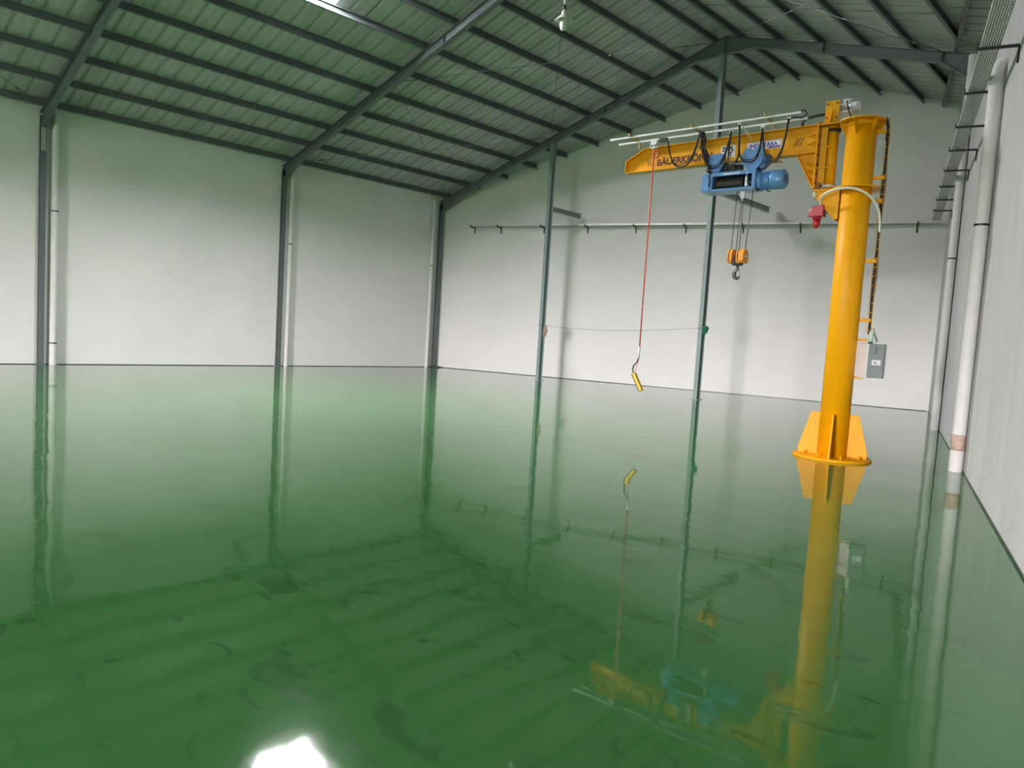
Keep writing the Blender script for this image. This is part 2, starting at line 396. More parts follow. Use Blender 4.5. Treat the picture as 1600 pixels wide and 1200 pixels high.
# downpipes on the walls
def downpipe(x, y, z1, r, label, rings, elbow=None, foot=None):
    root = empty('downpipe', label, 'pipe', (x, y, 0), 0, 'rainwater pipes on the walls')
    pts = [(0,0,0), (0,0,z1)]
    if elbow:
        e = Vector(elbow)
        for k in range(1, 7):
            a = k/6*math.pi/2; pts.append(tuple(e*(.14*(1-math.cos(a))) + Vector((0,0,z1+.14*math.sin(a)))))
        pts.append(tuple(Vector(pts[-1]) + e*.12))
    pm = MB().tube(pts, r, 56); pm.sm = [False]*len(pm.sm); pm.build('pipe', PIPE, root)
    for z, black in rings:
        sm_ = MB().cyl((0,0,z), (0,0,z+(.03 if black else .07)), r+.004, n=56); sm_.sm = [False]*len(sm_.sm); sm_.build('pipe_clip' if black else 'pipe_socket', BLACK if black else PIPE, root)
    if foot: MB().cyl((0,0,foot), (0,0,foot+.22), r+.002, n=20).build('worn_patch', mat('bare_patch', (.60,.42,.36), .7, var=.3, vscale=20), root)
    return root
downpipe(.10, -12.62, 6.22, .085, 'white downpipe beside the nearest column on the left wall', [(3.84,1),(1.05,0),(.54,1),(4.0,0)])
downpipe(.085, -6.14, 6.2, .065, 'white downpipe beside the middle column on the left wall', [(3.84,1),(4.0,0),(.9,0),(1.5,0)])
downpipe(.08, -.36, 6.2, .06, 'white downpipe on the left wall next to the far corner column', [(3.77,1),(3.9,0)])
downpipe(17.165, -.33, 7.86, .085, 'tall white downpipe on the right wall near the gable corner', [(3.65,1),(4.1,0)])
p_ = downpipe(18.87, -6.28, 5.45, .088, 'thick white downpipe on the right wall with an elbow under the cable tray', [(3.4,1),(4.0,0),(3.2,0)], elbow=(rn.x, rn.y, 0), foot=.30)
tag(MB().tube([(17.30,-.56,.0),(17.30,-.56,6.9)], .010, 8).build('wall_cable', mat('matt_black', (.02,.02,.02), .95, **{'Specular IOR Level': .0})), 'thin black cable running down the right wall beside the tall downpipe', 'cable')

# cable trays on brackets
def tray(name, label, P, t0, t1, width, d0, z, sec):
    root = empty(name, label, 'cable tray', P(t0, d0+width/2, z)); O = Vector(root.location)
    t = t0
    while t < t1-.01:
        e = min(t+sec, t1); mb = MB()
        q = lambda t_, d_, z_: P(t_, d_, z+z_)-O
        nS = 8; sw = width/(nS*1.45-.45)
        for k in range(nS):
            d = d0 + sw/2 + k*sw*1.45
            mb.bar(q(t+.004,d,0), q(e-.004,d,0), sw, .002)
        s = t+.02
        while s < e-.02:
            mb.bar(q(s,d0,0), q(s,d0+width,0), .022, .002); s += .05
        for d in (d0, d0+width): mb.bar(q(t+.002,d,.03), q(e-.002,d,.03), .003, .06)
        mb.bar(q(e-.08,d0-.004,.03), q(e+.0,d0-.004,.03), .004, .055)
        mb.build('tray_section', GALV, root); t = e
    return root
def bracket(P, t, z, reach, label, group):
    a, b, c = P(t,.012,z-.20), P(t,.012,z), P(t,reach,z)
    O = P(t, 0, z)
    mb = MB().bar(a-O, b-O+Vector((0,0,.015)), .045, .006, (P(t,1,0)-P(t,0,0))).bar(b-O, c-O, .04, .03).bar(b-O-Vector((0,0,.2)), b-O, .02, .035, (P(t+1,0,0)-P(t,0,0)))
    mb.bar(c-O, c-O+Vector((0,0,.07)), .035, .012, (P(t,1,0)-P(t,0,0)))
    return tag(mb.build('tray_bracket', BLACK, loc=O), label, 'bracket', group)
tray('cable_tray', 'long perforated steel cable tray fixed high along the right wall', RW, .3, 17.5, .20, .20, 5.345, 2.4)
names = ['closest to the gable corner', 'second from the gable corner', 'third from the gable corner', 'fourth from the gable corner', 'fifth from the gable corner', 'sixth from the gable corner', 'by the pipe elbow', 'largest and nearest in view']
for k, t in enumerate([2.0, 3.5, 5.05, 6.65, 8.3, 9.85, 11.6, 13.3]):
    bracket(RW, t, 5.318, .44, 'black L bracket under the right wall cable tray, ' + names[k], 'right wall tray brackets')
bracket(RW, 15.1, 5.318, .44, 'black L bracket under the right wall cable tray, above the picture edge', 'right wall tray brackets')
tray('cable_tray', 'shallow steel cable tray running across the gable wall behind the posts', GW, 1.25, 16.2, .18, .12, 5.27, 2.44)
names = ['at the free left end of the tray', 'next to the free left end', 'just left of the gloved post', 'just right of the gloved post', 'left of the hanging pendant', 'midway between the two posts', 'behind the hoist ropes', 'left of the crane mast', 'right of the crane mast']
for k, px in enumerate([1.3, 2.33, 3.95, 5.5, 7.12, 8.7, 10.4, 12.0, 14.95]):
    bracket(GW, px/.9515, 5.243, .34, 'small black L bracket on the gable wall, ' + names[k], 'gable wall tray brackets')

# trim: green epoxy seam where floor meets walls
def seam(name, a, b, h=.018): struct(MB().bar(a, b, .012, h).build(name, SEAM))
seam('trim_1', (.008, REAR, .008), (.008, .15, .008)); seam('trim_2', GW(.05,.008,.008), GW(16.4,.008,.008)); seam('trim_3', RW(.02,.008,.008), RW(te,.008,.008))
# green paint splash round the corner column foot
mb = MB(); pts = [(.18*math.cos(a)*(1+.25*math.sin(3*a)), .14*math.sin(a), 0) for a in [k*math.pi/8 for k in range(16)]]
mb.prism([(a,b) for a,b,_ in pts], 'z', 0, .05)
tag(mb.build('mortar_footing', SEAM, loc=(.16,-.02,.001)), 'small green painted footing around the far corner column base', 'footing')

# hanging lamp
L = empty('pendant_lamp', 'unlit bulb lamp with round reflector hanging from the ridge on a white rod', 'lamp', (11.30, -6.57, 7.72))
MB().cyl((0,0,.42),(0,0,ZA-7.72+.02),.022,n=10).build('rod', WHITE, L)
MB().cyl((0,0,.34),(0,0,.42),.035,n=12).build('hook_joint', BLACK, L)
MB().tube([(0,0,.34),(0,0,.30),(0,0,.22),(0,0,.14)], [.02,.045,.06,.065], 16).build('lamp_holder', REFL, L)
mb = MB(); n = 28; prof = [(.055,.23),(.10,.20),(.185,.115),(.18,.11),(.095,.19),(.05,.215)]
vs = [(a*math.cos(2*math.pi*k/n), a*math.sin(2*math.pi*k/n), z) for a, z in prof for k in range(n)]
mb.add(vs, [(i*n+k, i*n+(k+1)%n, (i+1)*n+(k+1)%n, (i+1)*n+k) for i in range(len(prof)-1) for k in range(n)], True)
mb.build('reflector', REFL, L)
MB().tube([(0,0,.15),(0,0,.12),(0,0,.02),(0,0,-.05),(0,0,-.075)], [.05,.078,.08,.062,.01], 18).build('bulb', LAMPG, L)

# wire between the posts, with glove and cloth
pts = []
for k in range(25):
    f = k/24; x = 5.36 + (11.32-5.36)*f; z = 1.80+.16*f - .12*math.sin(math.pi*f)
    pts.append((x, -.105, z))
mb = MB().tube(pts, .004, 5)
mb.tube([(5.36,-.105,1.80),(5.36,.11,1.80),(5.52,.11,1.80),(5.52,-.105,1.80)], .006, 5); mb.tube([(11.32,-.105,1.96),(11.32,.11,1.96),(11.16,.11,1.96),(11.16,-.105,1.96)], .006, 5)
tag(mb.build('stretched_wire', BLACK), 'thin sagging wire stretched between the two grey posts', 'wire')
mb = MB().tube([(0,0,.03),(0,0,-.02),(.005,0,-.10),(.0,0,-.17),(.0,0,-.23)], [.03,.05,.058,.062,.05], 12)
for dx, l, a in ((-.045,.10,-.02),(-.018,.14,-.005),(.012,.13,.01),(.04,.09,.02)):
    mb.tube([(dx,0,-.2),(dx+a*.6,-.005,-.22-l*.6),(dx+a,.01,-.22-l)], [.019,.017,.011], 8)
mb.tube([(.04,0,-.10),(.085,-.01,-.15),(.09,-.01,-.21)], [.02,.018,.012], 8)
g = mb.build('work_glove', TANCL, loc=(5.67,-.115,1.80)); tag(g, 'dirty tan work glove hanging from the wire by the left post', 'glove')
g.scale = (1.25, .6, 1.05)
cl = MB(); random.seed(3)
for k in range(5):
    a = [(.0,0,.05)]; x = .0
    for j in range(6):
        a.append((.03*math.sin(k*1.7+j*1.3)+.015*k-.03, .03*math.cos(k+j*1.9), .04-.05*j*(1 if k % 2 else .7)))
    cl.tube(a, [.02,.045,.05,.042,.036,.03,.014], 9)
tag(cl.build('cloth_rag', GCLOTH, loc=(11.38,-.09,1.95)), 'crumpled dark green rag tied to the ridge post', 'cloth')

# ------------------------------------------------------------------ jib crane
PIV = .43; JA = R(2.7)
CX = Vector((16.95 + PIV*math.cos(JA), -6.88 + PIV*math.sin(JA), 0))
crane = empty('jib_crane', 'yellow column mounted jib crane standing on a round base plate', 'crane', CX, JA)
def J(u, v, z): return Vector((u-PIV, v, z))
def WL(x, y, z=0):   # world direction/point to crane space
    d = Vector((x, y, 0)) - CX; c, s = math.cos(-JA), math.sin(-JA); return Vector((d.x*c-d.y*s, d.x*s+d.y*c, z))
rM = .205
MB().cyl((0,0,.03), (0,0,4.87), rM, n=56).build('mast', YEL, crane)
mb = MB().cyl((0,0,0),(0,0,.018),.545,n=64).cyl((0,0,.018),(0,0,.035),.53,n=64); bpl = mb.build('base_plate', YEL, crane)
camdir = math.atan2(-11.08, 3.92) - JA
for k in range(4):
    a = camdir + R(-4) + k*math.pi/2
    M = Matrix.Rotation(a, 4, 'Z')
    MB().prism([(rM-.01,.035),(.47,.035),(.47,.13),(.325,.66),(rM-.01,.66)], 'y', -.011, .011, M).build('gusset', YEL, crane)
for k in range(8):
    a = camdir + R(18) + k*math.pi/4
    c = Vector((.40*math.cos(a), .40*math.sin(a), 0))
    MB().cyl(c+Vector((0,0,.035)), c+Vector((0,0,.06)), .024, n=6).cyl(c+Vector((0,0,.06)), c+Vector((0,0,.085)), .011, n=8).build('anchor_bolt', YEL, bpl)
# top flange plate with tongue towards the pivot
def flange_poly(r, u_end, hw, n=40):
    a0 = math.asin(hw/r); pts = []
    for k in range(n+1):
        a = math.pi-a0 - (2*math.pi-2*a0)*k/n
        pts.append((r*math.cos(a), r*math.sin(a)))
    return pts + [(u_end, -hw), (u_end, hw)]
fp = flange_poly(.31, -.555, .14)
MB().prism(fp, 'z', 4.872, 4.892).build('top_plate', YEL, crane)
MB().cyl((0,0,4.80),(0,0,4.871),rM+.012,n=40).build('collar', YEL, crane)
for k in range(6):
    a = R(25+k*60); M = Matrix.Rotation(a, 4, 'Z')
    MB().prism([(rM-.005,4.87),(.30,4.87),(.30,4.84),(rM-.005,4.66)], 'y', -.006, .006, M).build('flange_rib', YEL, crane)
# lower bracket
MB().prism(flange_poly(.33, -.575, .15), 'z', 3.915, 3.935).build('lower_plate', YEL, crane)
for s in (-1, 1):
    MB().prism([(-.51,3.914),(-rM+.02,3.914),(-rM+.02,3.49),(-.225,3.49),(-.50,3.81)], 'y', s*.125-.007, s*.125+.007).build('bracket_web', YEL, crane)
mb = MB(); mb.prism([(-.512,3.805),(-.235,3.478),(-.222,3.490),(-.50,3.815)], 'y', -.13, .13).box((-.522,-.13,3.805),(-.511,.13,3.914)); mb.build('bracket_skin', YEL, crane)
MB().cyl(J(-.11,-.10,3.914), J(-.11,-.10,3.81), .035, n=16).build('stop_roller', mat('dull_beige', (.55,.50,.36), .6), crane)
# pivot post with bearings
MB().cyl(J(0.04,0,3.96), J(0.04,0,4.86), .075, n=28).build('pivot_post', YEL, crane)
for z in (4.80, 3.99): MB().cyl(J(.04,0,z-.02), J(.04,0,z+.02), .10, n=28).build('bearing', BLACK if z > 4.5 else GALV, crane)
# end plate with bolts
ep = MB().box(J(-.15,-.15,3.96), J(-.128,.15,4.93)).build('end_plate', YEL, crane)
MB().box(J(-.10,-.10,4.04), J(-.01,-.085,4.84)).build('side_plate', YEL, crane)
for z in (4.25, 4.55): MB().box(J(-.127,-.115,z), J(.05,.115,z+.014)).build('cross_plate', YEL, crane)
for i in range(7):
    z = 4.04 + i*.135
    for v in (-.125, .125):
        MB().cyl(J(-.128,v,z), J(-.108,v,z), .016, n=6).build('bolt', BRN, ep)
# jib beam
bh0, bh1 = 4.51, 4.90; fwv = .08
mb = MB()
topl = [(-3.48,4.70),(-3.11,4.885),(-.15,4.90)]
mb.prism([(a-PIV,b) for a, b in topl] + [(-.15-PIV,bh0),(-3.48-PIV,bh0)], 'y', -.005, .005)
mb.box(J(-3.48,-fwv,bh0-.012), J(-.15,fwv,bh0))
for (a0,b0),(a1,b1) in zip(topl[:-1], topl[1:]): mb.prism([(a0-PIV,b0),(a1-PIV,b1),(a1-PIV,b1+.012),(a0-PIV,b0+.012)], 'y', -fwv, fwv)
mb.box(J(-3.492,-fwv,bh0-.012), J(-3.48,fwv,4.712))
beam = mb.build('jib_beam', YEL, crane)
# haunch below the beam root
mb = MB(); mb.prism([(-.46-PIV,bh0-.013),(-.15-PIV,bh0-.013),(-.15-PIV,3.98),(-.19-PIV,3.98)], 'y', -.006, .006)
mb.prism([(-.46-PIV,bh0-.013),(-.445-PIV,bh0-.013),(-.17-PIV,3.98),(-.19-PIV,3.975)], 'y', -.075, .075); mb.build('haunch', YEL, crane)
for i, (z, l) in enumerate([(4.78,.20),(4.66,.20),(4.37,.19),(4.255,.16),(4.14,.12)]):
    for s in (-1, 1):
        MB().add([J(-.15,s*.006,z), J(-.15-l,s*.006,z), J(-.15,s*.14,z+.0), J(-.15,s*.006,z-.01), J(-.15-l,s*.006,z-.01), J(-.15,s*.14,z-.01)],
                 [(0,1,2),(3,5,4),(0,3,4,1),(1,4,5,2),(2,5,3,0)]).build('stiffener_fin', YEL, crane)
        MB().add([J(-.15,s*.14,z), J(-.15-l,s*.008,z-.0), J(-.15,s*.008,z-.11), J(-.15,s*.14-s*.008,z-.0), J(-.15-l+.01,s*.008,z-.012), J(-.158,s*.008,z-.11)],
                 [(0,1,2),(3,5,4),(0,3,4,1),(1,4,5,2),(2,5,3,0)]).build('stiffener_fin', YEL, crane)
# slew drive on top
MB().box(J(-.075,-.10,4.893), J(.12,-.085,5.215)).build('motor_plate', YEL, crane)
MB().prism([(-.085,4.893),(-.19,4.893),(-.10,5.10),(-.085,5.10)], 'x', J(.02,0,0).x, J(.034,0,0).x).build('motor_plate_rib', YEL, crane)
for u in (-.045, .09):
    for z in (4.97, 5.17): MB().cyl(J(u,-.10,z), J(u,-.112,z), .013, n=6).build('bolt', BRN, crane)
mv, mz = .07, 5.135
mot = MB().tube([J(.05,mv,mz),J(.08,mv,mz),J(.085,mv,mz),J(.25,mv,mz),J(.255,mv,mz),J(.34,mv,mz),J(.355,mv,mz)], [.05,.05,.062,.062,.07,.07,.05], 24).build('slew_motor', MOTW, crane)
MB().box(J(.10,mv-.10,mz-.09), J(.27,mv+.08,mz-.062)).box(J(-.07,-.084,mz-.06), J(.05,mv+.06,mz+.06)).build('motor_foot', GALV, mot)
MB().box(J(.13,mv-.045,mz+.055), J(.22,mv+.045,mz+.10)).box(J(.115,mv-.055,mz+.10), J(.235,mv+.055,mz+.115)).build('terminal_box', MOTW, mot)
mb = MB()
for k in range(12):
    a = k*math.pi/6; mb.box((.09,-.003,.06),(.245,.003,.069), T(*J(0,mv,mz)) @ Matrix.Rotation(a, 4, 'X'))
mb.build('cooling_fins', MOTW, mot)
MB().tube([J(.19,.0,5.21),J(.215,-.03,5.10),J(.27,-.05,4.98),J(.36,-.06,4.90)], .009, 8).build('motor_cable', RUBBER, crane)
# cable hoses over the top
MB().tube([J(-.42,-.02,4.905),J(-.43,-.02,4.98),J(-.36,-.01,5.04),J(-.2,.0,5.06),J(-.09,.02,5.07)], .02, 10).build('cable_hose', RUBBER, crane)
lad_c = WL(17.685,-6.755); ld = Vector((lad_c.x, lad_c.y, 0)).normalized(); lt = Vector((-ld.y, ld.x, 0))
h0 = ld*.12
MB().tube([h0+Vector((0,0,4.905)), ld*.24+Vector((0,0,4.93)), ld*.31+Vector((0,0,4.90)), ld*.335+Vector((0,0,4.80)), ld*.335+Vector((0,0,4.6))], .022, 10).build('cable_hose', RUBBER, crane)
# cable ladder on the mast
lr = .335; mb = MB()
wv = (ld*.6 + lt*-.8).normalized()*.05   # ladder width direction
for s in (-1, 1): mb.bar(ld*lr+wv*s+Vector((0,0,1.88)), ld*lr+wv*s+Vector((0,0,4.93)), .006, .018, lt)
z = 1.9
while z < 4.93:
    mb.bar(ld*lr-wv+Vector((0,0,z)), ld*lr+wv+Vector((0,0,z)), .006, .012); z += .13
mb.build('cable_ladder', YEL, crane)
for k in range(3):
    pts = []; random.seed(k+11)
    for i in range(22):
        z = 4.7 - i*(4.7-1.85)/21
        pts.append(ld*(lr+.012) + wv*((k-1)*.45+.22*math.sin(i*.7+k*2)) + lt*(.012*math.sin(i+k)) + Vector((0,0,z)))
    MB().tube(pts, .013, 6).build('mast_cable', RUBBER, crane)
for z in (4.73, 4.08, 3.76, 2.90, 2.05):
    MB().bar(ld*(rM-.01)+Vector((0,0,z)), ld*(lr+.03)+Vector((0,0,z)), .03, .05).build('ladder_bracket', YEL, crane)
for z in (1.76, 1.21):
    MB().bar(ld*(rM-.01)+Vector((0,0,z)), ld*.33+Vector((0,0,z)), .03, .035).build('box_bracket', YEL, crane)
# rails for the cable trolleys
for i, (v, z, a, b) in enumerate([(-.31,5.045,-3.69,-.35),(-.11,5.005,-3.63,-.32)]):
    mb = MB(); w_ = .016
    mb.box(J(a,v-w_,z-.015), J(b,v-w_+.003,z+.016)).box(J(a,v+w_-.003,z-.015), J(b,v+w_,z+.016)).box(J(a,v-w_,z+.013), J(b,v+w_,z+.016))
    mb.box(J(a,v-w_,z-.015), J(b,v-.006,z-.012)).box(J(a,v+.006,z-.015), J(b,v+w_,z-.012))
    mb.build('festoon_rail', WHITE, crane)
for u in (-3.28, -2.10, -.88):
    mb = MB(); mb.bar(J(u,-.36,5.07), J(u,.03,5.03), .035, .01).bar(J(u,.0,5.03), J(u,.0,4.91), .035, .02, (1,0,0)); mb.build('rail_bracket', mat('dull_yellow', (.5,.3,.08), .6), crane)
    MB().cyl(J(u,-.34,5.06), J(u,-.34,5.105), .02, n=8).cyl(J(u,-.12,5.03), J(u,-.12,5.07), .02, n=8).build('rail_clamp', BRASS, crane)
# beam lettering, load sign, maker's sticker, stripes
def face(u, z, v=-.0065, tilt=0): return T(*J(u, v, z)) @ Matrix.Rotation(R(90), 4, 'X') @ Matrix.Rotation(tilt, 4, 'Z')
text_mesh('lettering', 'BÄUERKRÖNN', .155, BRN, beam, face(-2.90, 4.585, tilt=.012), .0055, 1.0)
for u in (-3.10, -3.05, -3.0): MB().prism([(u-PIV,4.73),(u-PIV+.012,4.73),(u-PIV+.042,4.60),(u-PIV+.030,4.60)], 'y', -.0075, -.0052).build('stripe', BRN, beam)
for u in (-.545, -.50, -.455): MB().prism([(u-PIV,4.64),(u-PIV+.014,4.64),(u-PIV+.074,4.765),(u-PIV+.060,4.765)], 'y', -.0075, -.0052).build('stripe', BRN, beam)
sg = MB().box(J(-1.72,-.0075,4.585), J(-1.475,-.0052,4.785)).build('load_sign', SIGNW, beam)
text_mesh('sign_text', 'SWL', .105, INK, sg, face(-1.70, 4.69, -.0085), .005, .97)
text_mesh('sign_text', '1 T', .105, INK, sg, face(-1.66, 4.60, -.0085), .005, .95)
st = MB().box(J(-1.275,-.0075,4.655), J(-.72,-.0052,4.785)).build('maker_sticker', SIGNW, beam, bevel=.001)
mb = MB(); 
for a, b, c, d in ((-1.262,-.733,4.774,4.780),(-1.262,-1.254,4.662,4.780),(-.742,-.733,4.662,4.780),(-.93,-.733,4.662,4.688)): mb.box(J(a,-.0086,c), J(b,-.0076,d))
mb.build('sticker_border', NAVY, st)
text_mesh('sticker_text', 'INDOTARA', .085, NAVY, st, face(-1.24, 4.692, -.0086), .003, 1.03)
# end stop under the beam
MB().box(J(-.86,-.09,4.46), J(-.72,-.082,4.62)).box(J(-.86,-.09,4.44), J(-.72,.09,4.452)).prism([(-.095,4.44),(-.09,4.62),(-.082,4.62),(-.075,4.44)],'x',J(-.80,0,0).x,J(-.78,0,0).x).build('end_stop', YEL, crane)

# ------------------------------------------------------------------ electric hoist (own thing, hangs from the jib)
HX = -1.40
def sub(root_name, label, cat, u, v, z):
    e = empty(root_name, label, cat, crane.matrix_basis @ J(u, v, z) if False else None or (0,0,0), JA)
    wp = Matrix.Rotation(JA, 4, 'Z') @ J(u, v, z) + CX; e.location = wp
    return e
hoist = sub('electric_hoist', 'blue wire rope hoist with orange hook block hanging under the jib beam', 'hoist', HX, 0, 4.0)
def H(u, v, z): return Vector((u-HX, v, z-4.0))
f0, f1 = -.20, .14
mb = MB()
mb.box(H(-1.92,f0,4.02), H(-1.02,f1,4.035)).box(H(-1.92,f0,4.30), H(-1.02,f1,4.315))            # bottom, top
mb.box(H(-1.765,f0,4.035), H(-1.735,f1,4.30)).box(H(-1.075,f0,4.035), H(-1.02,f1,4.30))           # cheeks
mb.box(H(-1.735,f0,4.255), H(-1.075,f0+.012,4.30)).box(H(-1.735,f0,4.035), H(-1.075,f0+.012,4.055))
mb.box(H(-1.735,f1-.012,4.035), H(-1.075,f1,4.30))
mb.build('hoist_frame', BLUE, hoist, bevel=.004)
MB().box(H(-1.925,f0-.004,4.036), H(-1.77,f1,4.298)).build('end_cover', BLUE, hoist, bevel=.008)
mb = MB()
for v in (-.205,): 
    for u in (-1.91,-1.785):
        for z in (4.06, 4.27): mb.cyl(H(u,v,z), H(u,v-.006,z), .007, n=6)
mb.build('cover_screws', BLACK, hoist)
mb = MB(); n = 44; a0 = -1.70; pts = []; rs = []
for k in range(n*2+1):
    pts.append(H(a0 + .42*k/(n*2), -.03, 4.155)); rs.append(.098 + (.006 if k % 2 else 0))
mb.tube(pts, rs, 24); mb.build('rope_drum', DRUM, hoist)
MB().cyl(H(-1.72,-.03,4.155), H(-1.70,-.03,4.155), .112, n=24).build('drum_flange', BLACK, hoist)
MB().cyl(H(-1.28,-.03,4.155), H(-1.25,-.03,4.155), .112, n=24).cyl(H(-1.25,-.03,4.155), H(-1.09,-.03,4.155), .06, n=20).build('drum_flange', BLACK, hoist)
MB().box(H(-1.21,-.14,4.08), H(-1.17,-.12,4.22)).tube([H(-1.14,-.21,4.28),H(-1.16,-.22,4.2),H(-1.15,-.22,4.12),H(-1.11,-.21,4.06)], .006, 6).build('limit_switch', GALV, hoist)
# gearbox and motor
MB().tube([H(-1.02,-.04,4.155),H(-.97,-.04,4.155),H(-.94,-.04,4.155)], [.15,.15,.135], 28).build('gearbox', BLUE, hoist)
MB().tube([H(-.94,-.04,4.155),H(-.80,-.04,4.155)], .125, 28).build('motor_body', BLUE, hoist)
mb = MB()
for k in range(28):
    a = 2*math.pi*k/28; mb.box((-.94-HX,-.003,.12),(-.80-HX,.003,.142), T(0,-.04,.155) @ Matrix.Rotation(a, 4, 'X'))
mb.build('motor_fins', BLUE, hoist)
MB().tube([H(-.80,-.04,4.155),H(-.79,-.04,4.155),H(-.62,-.04,4.155),H(-.595,-.04,4.155)], [.142,.146,.146,.12], 32).build('fan_cover', BLUE, hoist)
MB().cyl(H(-.5955,-.04,4.155), H(-.588,-.04,4.155), .075, n=24).build('fan_grille', DBLUE, hoist)
MB().cyl(H(-1.0,-.12,4.02), H(-1.0,-.12,3.99), .03, n=10).tube([H(-.86,-.08,4.02),H(-.86,-.08,3.985),H(-.83,-.08,3.975),H(-.81,-.08,3.99)], .008, 8).build('lifting_eye', BLACK, hoist)
# label strip on frame: small lettering too tiny to read -> row of marks
mb = MB()
random.seed(5); u = -1.55
for k in range(11):
    l = random.uniform(.012,.022); mb.box(H(u,f0-.003,4.268), H(u+l,f0-.0002,4.289)); u += l+.006
mb.build('frame_marking', SIGNW, hoist)
# trolleys running on the bottom flange
def trolley(u0, u1, big):
    uc = (u0+u1)/2
    for s in (-1, 1):
        v = s*.105; h = .13 if big else .10
        if big:
            poly = [(u0-HX,.44),(u0-HX-.02,.56),(u0-HX+.04,.66),(u0-HX+.12,.68),(uc-HX,.625),(u1-HX-.12,.69),(u1-HX-.03,.68),(u1-HX+.01,.58),(u1-HX,.47),(uc-HX+.06,.33),(uc-HX-.06,.33)]
        else:
            poly = [(u0-HX,.47),(u0-HX,.60),(u0-HX+.04,.64),(u1-HX-.04,.64),(u1-HX,.60),(u1-HX,.47),(u1-HX-.07,.36),(u0-HX+.07,.36)]
        MB().prism(poly, 'y', v-.006, v+.006).build('trolley_plate', BLUE, hoist)
        for uw in (u0+.06, u1-.06):
            MB().cyl(H(uw,s*.03,4.56), H(uw,s*.098,4.56), .042, n=20).build('trolley_wheel', BLACK, hoist)
            MB().cyl(H(uw,s*.112,4.56), H(uw,s*.125,4.56), .014, n=8).build('wheel_bolt', CHROME, hoist)
    MB().box(H(uc-.05,-.11,4.33), H(uc+.05,.11,4.36)).cyl(H(uc-.03,0,4.31), H(uc-.03,0,4.34), .05, n=12).build('trolley_crossbar', DBLUE, hoist)
trolley(-1.87, -1.60, False); trolley(-1.30, -.95, True)
for u in (-1.90, -1.585): MB().box(H(u,-.10,4.36), H(u+.03,.10,4.42)).build('buffer', BLACK, hoist)
MB().tube([H(-.95,-.12,4.47),H(-.93,-.12,4.47),H(-.84,-.12,4.47),H(-.82,-.12,4.47)], [.05,.065,.065,.045], 18).build('travel_motor', DBLUE, hoist)
MB().prism([(-1.08-HX,.40),(-.93-HX,.50),(-.84-HX,.46),(-.97-HX,.33)], 'y', -.10, .02).build('travel_gearbox', DBLUE, hoist)
MB().box(H(-1.60,-.06,4.37), H(-1.34,.06,4.45)).box(H(-1.44,-.10,4.36), H(-1.40,-.06,4.43)).build('link_bar', BLACK, hoist)
MB().cyl(H(-1.47,-.05,4.315), H(-1.47,-.05,4.37), .02, n=8).cyl(H(-1.36,-.05,4.315), H(-1.36,-.05,4.37), .02, n=8).build('suspension_bolt', CHROME, hoist)
# ropes, hook block
zb = 3.11
for ut, ub in ((-1.345,-1.372), (-1.262,-1.288), (-1.235,-1.235), (-1.085,-1.135)):
    MB().cyl(H(ut,-.08,4.02), H(ub,-.08,zb-.05), .0065, n=6).build('wire_rope', ROPE, hoist)
MB().box(H(-1.285,-.10,3.90), H(-1.215,-.06,4.01)).box(H(-1.262,-.09,3.86), H(-1.238,-.07,3.90)).build('rope_clamp', WHITE, hoist, bevel=.004)
def cheek(u0, u1, zc, r):
    pts = []
    for k in range(25):
        a = k/24*math.pi; pts.append((-.08+r*math.cos(a), zc-4.0+r*.9*math.sin(a)))
    pts += [(-.08-r, zc-4-.09), (-.08-r*.75, zc-4-.125), (-.08+r*.75, zc-4-.125), (-.08+r, zc-4-.09)]
    return MB().prism(pts, 'x', u0-HX, u1-HX)
for a, b in ((-1.385,-1.362), (-1.348,-1.305), (-1.238,-1.215), (-1.200,-1.115)):
    cheek(a, b, 3.005, .105).build('sheave_guard', ORNG, hoist, bevel=.006)
for a in (-1.355, -1.2075): MB().cyl(H(a-.006,-.08,2.99), H(a+.006,-.08,2.99), .098, n=24).build('sheave', BLACK, hoist)
MB().cyl(H(-1.40,-.08,2.985), H(-1.10,-.08,2.985), .026, n=16).build('sheave_axle', CHROME, hoist)
MB().box(H(-1.385,-.16,2.875), H(-1.315,0,2.93)).build('guard_shoe', ORNG, hoist, bevel=.005)
MB().box(H(-1.238,-.16,2.875), H(-1.185,0,2.93)).build('guard_shoe', ORNG, hoist, bevel=.005)
MB().box(H(-1.315,-.14,2.84), H(-1.175,-.02,2.955)).build('hook_crosshead', BLACK, hoist, bevel=.008)
pts = [H(-1.235,-.08,2.86), H(-1.235,-.08,2.80)]; rs = [.022,.022]
for k in range(15):
    a = R(80) + R(255)*k/14
    pts.append(H(-1.235+.052*math.cos(a)+.0, -.08, 2.705+.068*math.sin(a))); rs.append(.024+.008*math.sin(math.pi*k/14) if k < 12 else .024-.006*(k-11))
MB().tube(pts, rs, 12).build('hook', mat('hook_steel', (.09,.095,.10), .35, metal=.4), hoist)
MB().bar(H(-1.215,-.08,2.79), H(-1.19,-.08,2.70), .022, .006).build('safety_latch', CHROME, hoist)

